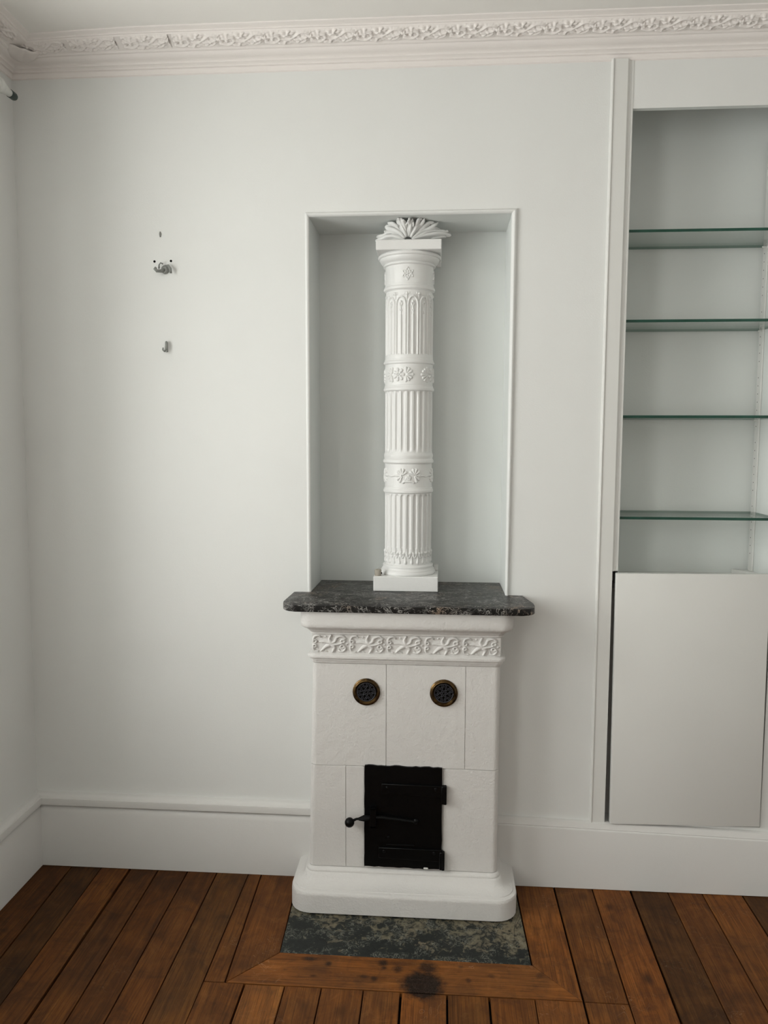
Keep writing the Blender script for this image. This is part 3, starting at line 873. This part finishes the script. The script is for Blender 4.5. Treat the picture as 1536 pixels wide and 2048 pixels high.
def ringm(z0, z1, bulge, two=False):
    h = z1 - z0
    if two:
        pr = [(0, z0), (R - .001, z0), (R + .001, z0 + .1 * h), (R + bulge * .9, z0 + .18 * h), (R + bulge, z0 + .32 * h), (R + bulge * .7, z0 + .42 * h), (R + .0015, z0 + .50 * h), (R + .002, z0 + .62 * h), (R + bulge * .6, z0 + .72 * h), (R + bulge * .5, z0 + .85 * h), (R + .001, z1), (0, z1)]
    else:
        pr = [(0, z0), (R - .001, z0), (R + .0012, z0 + .12 * h), (R + bulge * .8, z0 + .22 * h), (R + bulge, z0 + .45 * h), (R + bulge * .75, z0 + .62 * h), (R + .0018, z0 + .72 * h), (R + .0016, z0 + .92 * h), (R - .001, z1), (0, z1)]
    return MB().lathe(pr, CX, CY, 72).obj('ring_moulding', IRONWHITE, col, 40)


# lower drum: flutes cabled with little loops and drops at the foot
def h_low(T, Z):
    h = flute(T, Z, 1.022, 1.2035)
    s = (((T + PH) * NF / (2 * PI)) % 1.0 - .5) * 2 * PI * R / NF
    st_ = [(arc([(-.0045, 1.036), (-.0042, 1.016), (0, 1.0085), (.0042, 1.016), (.0045, 1.036)]), .0017, .0017, .0030), ([(0, 1.040), (0, 1.030)], .0022, .0022, .0012), ([(0, 1.022), (0, 1.016)], .0022, .0018, .0024)]
    s2 = (((T + PH) * NF / (2 * PI) + .5) % 1.0 - .5) * 2 * PI * R / NF
    st2 = [([(0, .9930), (0, .9965)], .0044, .0034, .0034), ([(0, .998), (0, 1.012)], .0020, .0012, .0026)]
    return h + np.maximum(relief(s, Z, st_), relief(s2, Z, st2)) - .0012 * (Z < 1.02)


cyl_relief('fluted_drum', .9835, 1.2065, 110, 384, h_low)
cyl_relief('fluted_drum', 1.3290, 1.5175, 40, 288, lambda T, Z: flute(T, Z, 1.336, 1.5165))


# upper drum: arches two flutes wide with a bud on a stalk in each, drops between the arches
def h_up(T, Z):
    P_ = 2 * PI / 12; s = (((T + PH) / P_) % 1.0 - .5) * P_ * R; W = P_ * R / 2
    s2 = (((T + PH) / P_ + .5) % 1.0 - .5) * P_ * R
    aw = W - .0040
    a_ = [([(-aw, 1.630), (-aw, 1.772)], .0026, .0026, .0042), ([(aw, 1.630), (aw, 1.772)], .0026, .0026, .0042),
          (arc([(-aw, 1.772), (-aw * .82, 1.787), (-aw * .4, 1.795), (0, 1.797), (aw * .4, 1.795), (aw * .82, 1.787), (aw, 1.772)]), .0026, .0026, .0042),
          ([(0, 1.630), (0, 1.742)], .0034, .0034, .0040), (arc([(0, 1.742), (.001, 1.755), (0, 1.765)]), .0014, .0014, .0030),
          ([(0, 1.7815)], .0042, 0, .0042), ([(-.0042, 1.777), (-.001, 1.768)], .0022, .0014, .0034), ([(.0042, 1.777), (.001, 1.768)], .0022, .0014, .0034),
          ([(-.0030, 1.757), (0, 1.750)], .0016, .0012, .0026), ([(.0030, 1.757), (0, 1.750)], .0016, .0012, .0026), ([(0, 1.7615)], .0026, 0, .0032)]
    b_ = [([(0, 1.8050)], .0048, 0, .0036), ([(0, 1.798), (0, 1.790)], .0022, .0012, .0026), ([(-.0068, 1.8065)], .0028, 0, .0024), ([(.0068, 1.8065)], .0028, 0, .0024), ([(0, 1.630), (0, 1.785)], .0016, .0012, .0016)]
    return -.0042 + np.maximum(relief(s, Z, a_), relief(s2, Z, b_)) + .0042 * np.clip((1.629 - Z) / .003, 0, 1) + .0022 * np.clip((Z - 1.799) / .004, 0, 1)


cyl_relief('fluted_drum', 1.6130, 1.8180, 110, 432, h_up)


def h_band(zc, ph, kind):
    def h(T, Z):
        P_ = 2 * PI / 4; s = (((T + ph) / P_) % 1.0 - .5) * P_ * R / 1.22; z = (Z - zc) / 1.27; a_ = []
        if kind == 0:                                               # rosette between two palmettes
            for k in range(7):
                a = 2 * PI * k / 7; a_.append(([(.0070 * math.cos(a), .0070 * math.sin(a)), (.0120 * math.cos(a), .0120 * math.sin(a))], .0026, .0042, .0036))
            a_ += [ring(0, 0, .0052, .0016, .0032), ([(0, 0)], .0032, 0, .0040)]
            for sg in (-1, 1):
                for k in range(7):
                    a = (k - 3) * .52; L0, L1 = .004, (.0165 if k == 3 else .0145)
                    a_.append(([(sg * (.0185 + L0 * math.cos(a)), L0 * math.sin(a)), (sg * (.0185 + L1 * math.cos(a)), L1 * math.sin(a))], .0014, .0036, .0036))
        else:                                                       # wreath of leaves round a small flower
            for sg in (-1, 1):
                for k in range(7):
                    a = math.radians(-70 + 36 * k); a_.append(([(sg * (.0155 + .002 * math.cos(a)), .0015 + .003 * math.sin(a)), (sg * (.0165 + .0125 * math.cos(a)), .0015 + .0145 * math.sin(a))], .0016, .0034, .0036))
                a_.append((arc([(sg * .026, -.002), (sg * .036, .001), (sg * .048, -.002)]), .0018, .0010, .0024))
            for k in range(6):
                a = 2 * PI * k / 6 + .3; a_.append(([(.0045 * math.cos(a), -.004 + .0045 * math.sin(a))], .0036, 0, .0036))
            a_ += [([(0, -.004)], .0026, 0, .0042), ([(-.008, -.0125), (.008, -.0125)], .0028, .0028, .0032), ([(-.013, -.015), (-.009, -.012)], .003, .003, .003), ([(.013, -.015), (.009, -.012)], .003, .003, .003)]
        return relief(s, z, a_) * 1.15
    return h


ringm(1.2045, 1.2255, .0048); cyl_relief('relief_band', 1.2240, 1.2960, 60, 560, h_band(1.2595, .745, 1)); ringm(1.2945, 1.3300, .0052, True)
ringm(1.5160, 1.5365, .0048); cyl_relief('relief_band', 1.5350, 1.5990, 60, 560, h_band(1.5665, 1.175, 0)); ringm(1.5975, 1.6150, .0048)
ringm(1.8165, 1.8370, .0052)


def h_star(T, Z):
    s = ((T + PI / 2 + .03 + PI / 4) % (PI / 2) - PI / 4) * R; z = Z - 1.8625; a_ = []
    for o_ in (0, PI):
        p = [(.0185 * math.sin(o_ + 2 * PI * k / 3), .0185 * math.cos(o_ + 2 * PI * k / 3)) for k in range(4)]
        a_.append((p, .0014, .0014, .0026))
    for k in range(6):
        a = PI * k / 3; a_.append(([(.0065 * math.cos(a + .5), .0065 * math.sin(a + .5))], .0026, 0, .0026)); a_.append(([(.0165 * math.sin(a), .0165 * math.cos(a))], .0024, 0, .0026))
    a_.append(([(0, 0)], .0034, 0, .0034))
    return relief(s, z, a_)


cyl_relief('star_band', 1.8355, 1.8920, 56, 480, h_star, .0738)
MB().lathe([(0, 1.8905), (R, 1.8905), (.0768, 1.8912), (.0795, 1.8932), (.0798, 1.8955), (.0782, 1.8970), (.0780, 1.8985), (.0830, 1.9012), (.0880, 1.9065), (.0905, 1.9120), (.0908, 1.9148), (.0938, 1.9155), (.0960, 1.9185), (.0962, 1.9218), (.0945, 1.9240), (.0912, 1.9250), (.0910, 1.9270), (0, 1.9270)], CX, CY, 72).obj('echinus', IRONWHITE, col, 30)
MB().box(-.1172, .0758, .0200, .2000, 1.9268, 1.9560, .0018).obj('abacus', IRONWHITE, col)
MB().lathe([(0, 1.956), (.062, 1.956), (.050, 1.985), (.045, 2.015), (0, 2.015)], CX, CY + .015, 24).obj('flue_collar', IRONWHITE, col)

# crown: seven curling leaves fanning out like a shell between abacus and niche ceiling
rl = random.Random(21)
for k, (fd, Rl, hw) in enumerate(((-80, .096, 15), (-54, .088, 17), (-24, .068, 15), (8, .0600, 15), (36, .0760, 13), (59, .108, 13), (77, .122, 11))):
    nu, nv = 21, 16; v = []
    for j in range(nv):
        q = j / (nv - 1)
        for i in range(nu):
            u_ = i / (nu - 1) * 2 - 1
            env = 1 - .20 * abs(u_) ** 2.2
            tooth = .16 * (abs(math.sin(u_ * 4.4 + k * 1.7)) - .55) * q ** 3 - .10 * (1 - abs(u_)) * (k % 2) * q ** 4
            ph_ = math.radians(fd + hw * u_ * (.78 + .36 * math.sin(PI * min(1, q * .9))) * (1.0 if q < .8 else 1 - (q - .8) * .9))
            rr_ = .012 + (Rl * (env + tooth) - .012) * q
            ridge = .011 * math.cos(u_ * PI * .5) ** 1.5 * math.sin(PI * min(1, .25 + q * .7)) + .0050 * math.cos(u_ * PI * 2.6 + k) * q
            curl = .020 * max(0, q - .55) ** 1.3 * 2.2
            wrap = .075 * math.sin(ph_) ** 2 * q ** 1.2
            x_ = CX - .002 + rr_ * math.sin(ph_)
            z_ = 1.9600 + rr_ * math.cos(ph_) * .98 + .006 * math.sin(PI * q) * abs(math.sin(ph_)) - .006 * max(0, q - .8) / .2 * u_ * u_
            y_ = .058 - .022 * math.sin(PI * .5 * q) - ridge - curl + wrap + .007 * math.sin(u_ * 6 + q * 7 + k * 2.1) * q + (.004 if k % 2 else 0)
            v.append((x_, min(y_, .190), min(max(z_, 1.9585 + .02 * (k == 6) * q), 2.0170)))
    o = mesh_obj('acanthus_leaf', v, grid_faces(nu, nv), IRONWHITE, col, True)
    md = o.modifiers.new('solid', 'SOLIDIFY'); md.thickness = .005; md.offset = 0
# small clamp ears behind the column
for z_ in (.9535, 1.9050):
    MB().box(.0600, .0745, .150, .170, z_, z_ + .018, .001).obj('clamp', IRONWHITE, col)

# stub of grey putty-coloured plug on the plinth
b = MB().lathe([(0, .9526), (.0102, .9526), (.0106, .9545), (.0106, .9700), (.0098, .9716), (.0045, .9718), (.0040, .9700), (0, .9700)], -.1105, .0420, 24)
o = b.obj('plug', PLUG, None, 40); tag(o, 'small grey-beige plug left on the corner of the column plinth', 'plug')
MB().tube([(-.1010, .0400, .9610), (-.0985, .0392, .9610)], .0026, 8).obj('screw', DARK, o)

# ------------------------------------------------------------------ shelf alcove
for k, (z, lab) in enumerate(((1.9690, 'topmost green-edged glass shelf in the wall alcove'), (1.7155, 'second glass shelf from the top in the wall alcove'),
                              (1.4400, 'third glass shelf from the top, seen almost edge-on at eye level'), (1.1410, 'lowest glass shelf, above the white cupboard door'))):
    sh = thing('glass_shelf', lab, 'shelf', (.84, .12, z), 'glass shelves in the alcove')
    x0, x1, y0, y1 = XA0 + .0006, XA1 - .0008, .022, .226; z1 = z + .0040; z0 = z - .0040
    v = [(x0, y0, z0), (x1, y0, z0), (x1, y1, z0), (x0, y1, z0), (x0, y0, z1), (x1, y0, z1), (x1, y1, z1), (x0, y1, z1)]
    mesh_obj('pane', v, [(0, 3, 2, 1), (4, 5, 6, 7)], GLASS, sh)
    mesh_obj('cut_edge', v, [(0, 1, 5, 4)], GLASSEDGE, sh)
    mesh_obj('back_edge', v, [(1, 2, 6, 5), (3, 0, 4, 7), (2, 3, 7, 6)], GLASSBACK, sh)
    for yp in (.205, .060): MB().tube([(XA1 - .016, yp, z0 - .0028), (XA1 + .0, yp, z0 - .0028)], .0026, 8).obj('shelf_pin', WOODPAINT, sh, 40)
std = MB().box(XA1 - .005, XA1 - .0002, .194, .2262, .950, 2.28, .001).obj('shelf_standard', WOODPAINT)
tag(std, 'white perforated shelf rail in the back right corner of the alcove', 'rail')
b = MB()
for k in range(38):
    z = 1.012 + k * .0252
    if k % 8 == 7: continue
    b.lathe([(0, XA1 - .0053), (.0017, XA1 - .0053), (.0017, XA1 - .0045), (0, XA1 - .0045)], .214, z, 8, 'y')
b.v = [(y_, x_, z_) for x_, y_, z_ in b.v]
b.obj('peg_hole', DARK, std, kind='stuff')

b = MB()
bm = bmesh.new()
q = [(.6030, .2100), (1.0470, .2140), (1.0405, .9835), (.5985, .9805)]
A = [bm.verts.new((x_, -.0205 if x_ < .8 else -.0125, z_)) for x_, z_ in q]; B_ = [bm.verts.new((x_, .0005 if x_ < .8 else .006, z_)) for x_, z_ in q]
bm.faces.new(A); bm.faces.new(B_[::-1])
for i in range(4): bm.faces.new((A[i], A[(i + 1) % 4], B_[(i + 1) % 4], B_[i]))
o = b.bm(bm, .0025, 2).obj('cupboard_door', WOODPAINT, None, 30)
tag(o, 'plain white cupboard door under the shelf alcove, slightly out of plumb', 'cupboard door')
b = MB(); b.box(XA0 - .005, XA1, .008, YA + .005, .925, ZA0, .001); b.obj('alcove_ledge', WOODPAINT, wall_back)
b = MB(); b.box(XD0 - .002, XA0 + .010, .060, .066, ZD0, .98); b.obj('gap_backing', WOODPAINT, wall_back)  # added strip behind the door gap, its depth sets how dark the gap looks
v = [(XD0, .001, ZD0), (XD1, .001, ZD0), (XD1, .001, .93), (XD0, .001, .93), (XD0, YA, ZD0), (XD1, YA, ZD0), (XD1, YA, .93), (XD0, YA, .93)]
mesh_obj('cupboard_lining', v, [(4, 5, 6, 7), (0, 4, 7, 3), (1, 2, 6, 5), (0, 1, 5, 4)], WOODPAINT, wall_back)
mesh_obj('cleat', [(1.02, .232, ZA0), (1.072, .160, ZA0), (1.072, .232, ZA0), (1.02, .232, ZA0 + .012), (1.072, .160, ZA0 + .012), (1.072, .232, ZA0 + .012)], [(0, 2, 1), (3, 4, 5), (0, 1, 4, 3), (1, 2, 5, 4), (2, 0, 3, 5)], WOODPAINT, wall_back)

# ------------------------------------------------------------------ small things on the wall
hk = thing('wall_hook', 'broken paint-smeared metal hook on the wall between two screw holes', 'hook', (-.7490, 0, 1.8740))
b = MB(); b.lathe([(0, .0005), (.0125, .0005), (.0132, -.0015), (.0112, -.0055), (.0060, -.0085), (0, -.0092)], -.7445, 1.8735, 20, 'y'); b.obj('boss', HOOKMETAL, hk, 40)
b = MB(); b.tube([(-.7460, -.006, 1.8720), (-.7530, -.014, 1.8670), (-.7640, -.021, 1.8660), (-.7680, -.024, 1.8710), (-.7640, -.024, 1.8755)], [.0055, .0050, .0046, .0050, .0040], 8)
b.tube([(-.7600, -.012, 1.8740), (-.7590, -.014, 1.8850), (-.7540, -.014, 1.8905), (-.7480, -.011, 1.8880)], .0022, 6); b.obj('prong', HOOKMETAL, hk, True)
b = MB(); b.tube([(-.7420, -.004, 1.8830), (-.7320, -.012, 1.8825), (-.7245, -.016, 1.8730), (-.7230, -.016, 1.8600)], [.0036, .0042, .0046, .0034], 8); b.obj('curl', HOOKMETAL, hk, True)
for x_, z_, s_ in ((-.7776, 1.8978, 'left'), (-.7273, 1.8986, 'right')):
    o = MB().lathe([(0, .003), (.0036, .003), (.0036, -.0006), (0, -.0006)], x_, z_, 14, 'y').obj('screw_hole', DARK)
    tag(o, 'black screw hole just above the broken wall hook, the %s one of two' % s_, 'screw hole', 'screw holes by the hook')
o = MB().tube([(-.7582, -.0005, 1.9835), (-.7575, -.0028, 1.9765), (-.7578, -.0005, 1.9680)], [.0014, .0030, .0016], 8).obj('nail_stub', HOOKMETAL, None, True)
tag(o, 'tiny painted nail stub highest on the wall above the hook', 'nail')
lk = thing('wall_hook', 'small upright metal hook low on the wall under the broken one', 'hook', (-.7473, 0, 1.6470))
b = MB(); b.box(-.7510, -.7430, -.0028, .0005, 1.6310, 1.6610, .0009); b.obj('back_plate', HOOKMETAL, lk)
b = MB(); b.tube([(-.7460, -.002, 1.6590), (-.7440, -.009, 1.6605), (-.7430, -.013, 1.6500), (-.7440, -.016, 1.6370), (-.7480, -.017, 1.6325), (-.7525, -.017, 1.6370), (-.7520, -.016, 1.6430)], [.0028, .0034, .0036, .0036, .0036, .0030, .0020], 8)
b.obj('prong', HOOKMETAL, lk, True)

rod = thing('curtain_rod', 'white curtain rod end with dark green cap by the left wall under the cornice', 'curtain rod', (-1.130, -.30, 2.3300))
b = MB(); b.tube([(-1.130, -.185, 2.3290), (-1.130, -2.05, 2.3290)], .0135, 16); b.obj('pole', RODWHITE, rod, 40)
b = MB(); b.tube([(-1.130, -.1330, 2.3300), (-1.130, -.145, 2.3298), (-1.130, -.160, 2.3295), (-1.130, -.174, 2.3292), (-1.130, -.188, 2.3290), (-1.130, -.194, 2.3290)], [.0098, .0104, .0128, .0168, .0205, .0150], 18); b.obj('finial', RODWHITE, rod, True)
b = MB(); b.tube([(-1.130, -.1345, 2.3301), (-1.130, -.1335, 2.3301), (-1.130, -.1120, 2.3305), (-1.130, -.1060, 2.3306), (-1.130, -.1040, 2.3306)], [.0080, .0112, .0112, .0092, .005], 18); b.obj('end_cap', GREENCAP, rod, 40)
for y_ in (-.36, -1.92):
    b = MB(); b.tube([(-1.130, y_, 2.3290), (-1.196, y_, 2.3290)], .006, 10); b.obj('bracket', RODWHITE, rod, True)
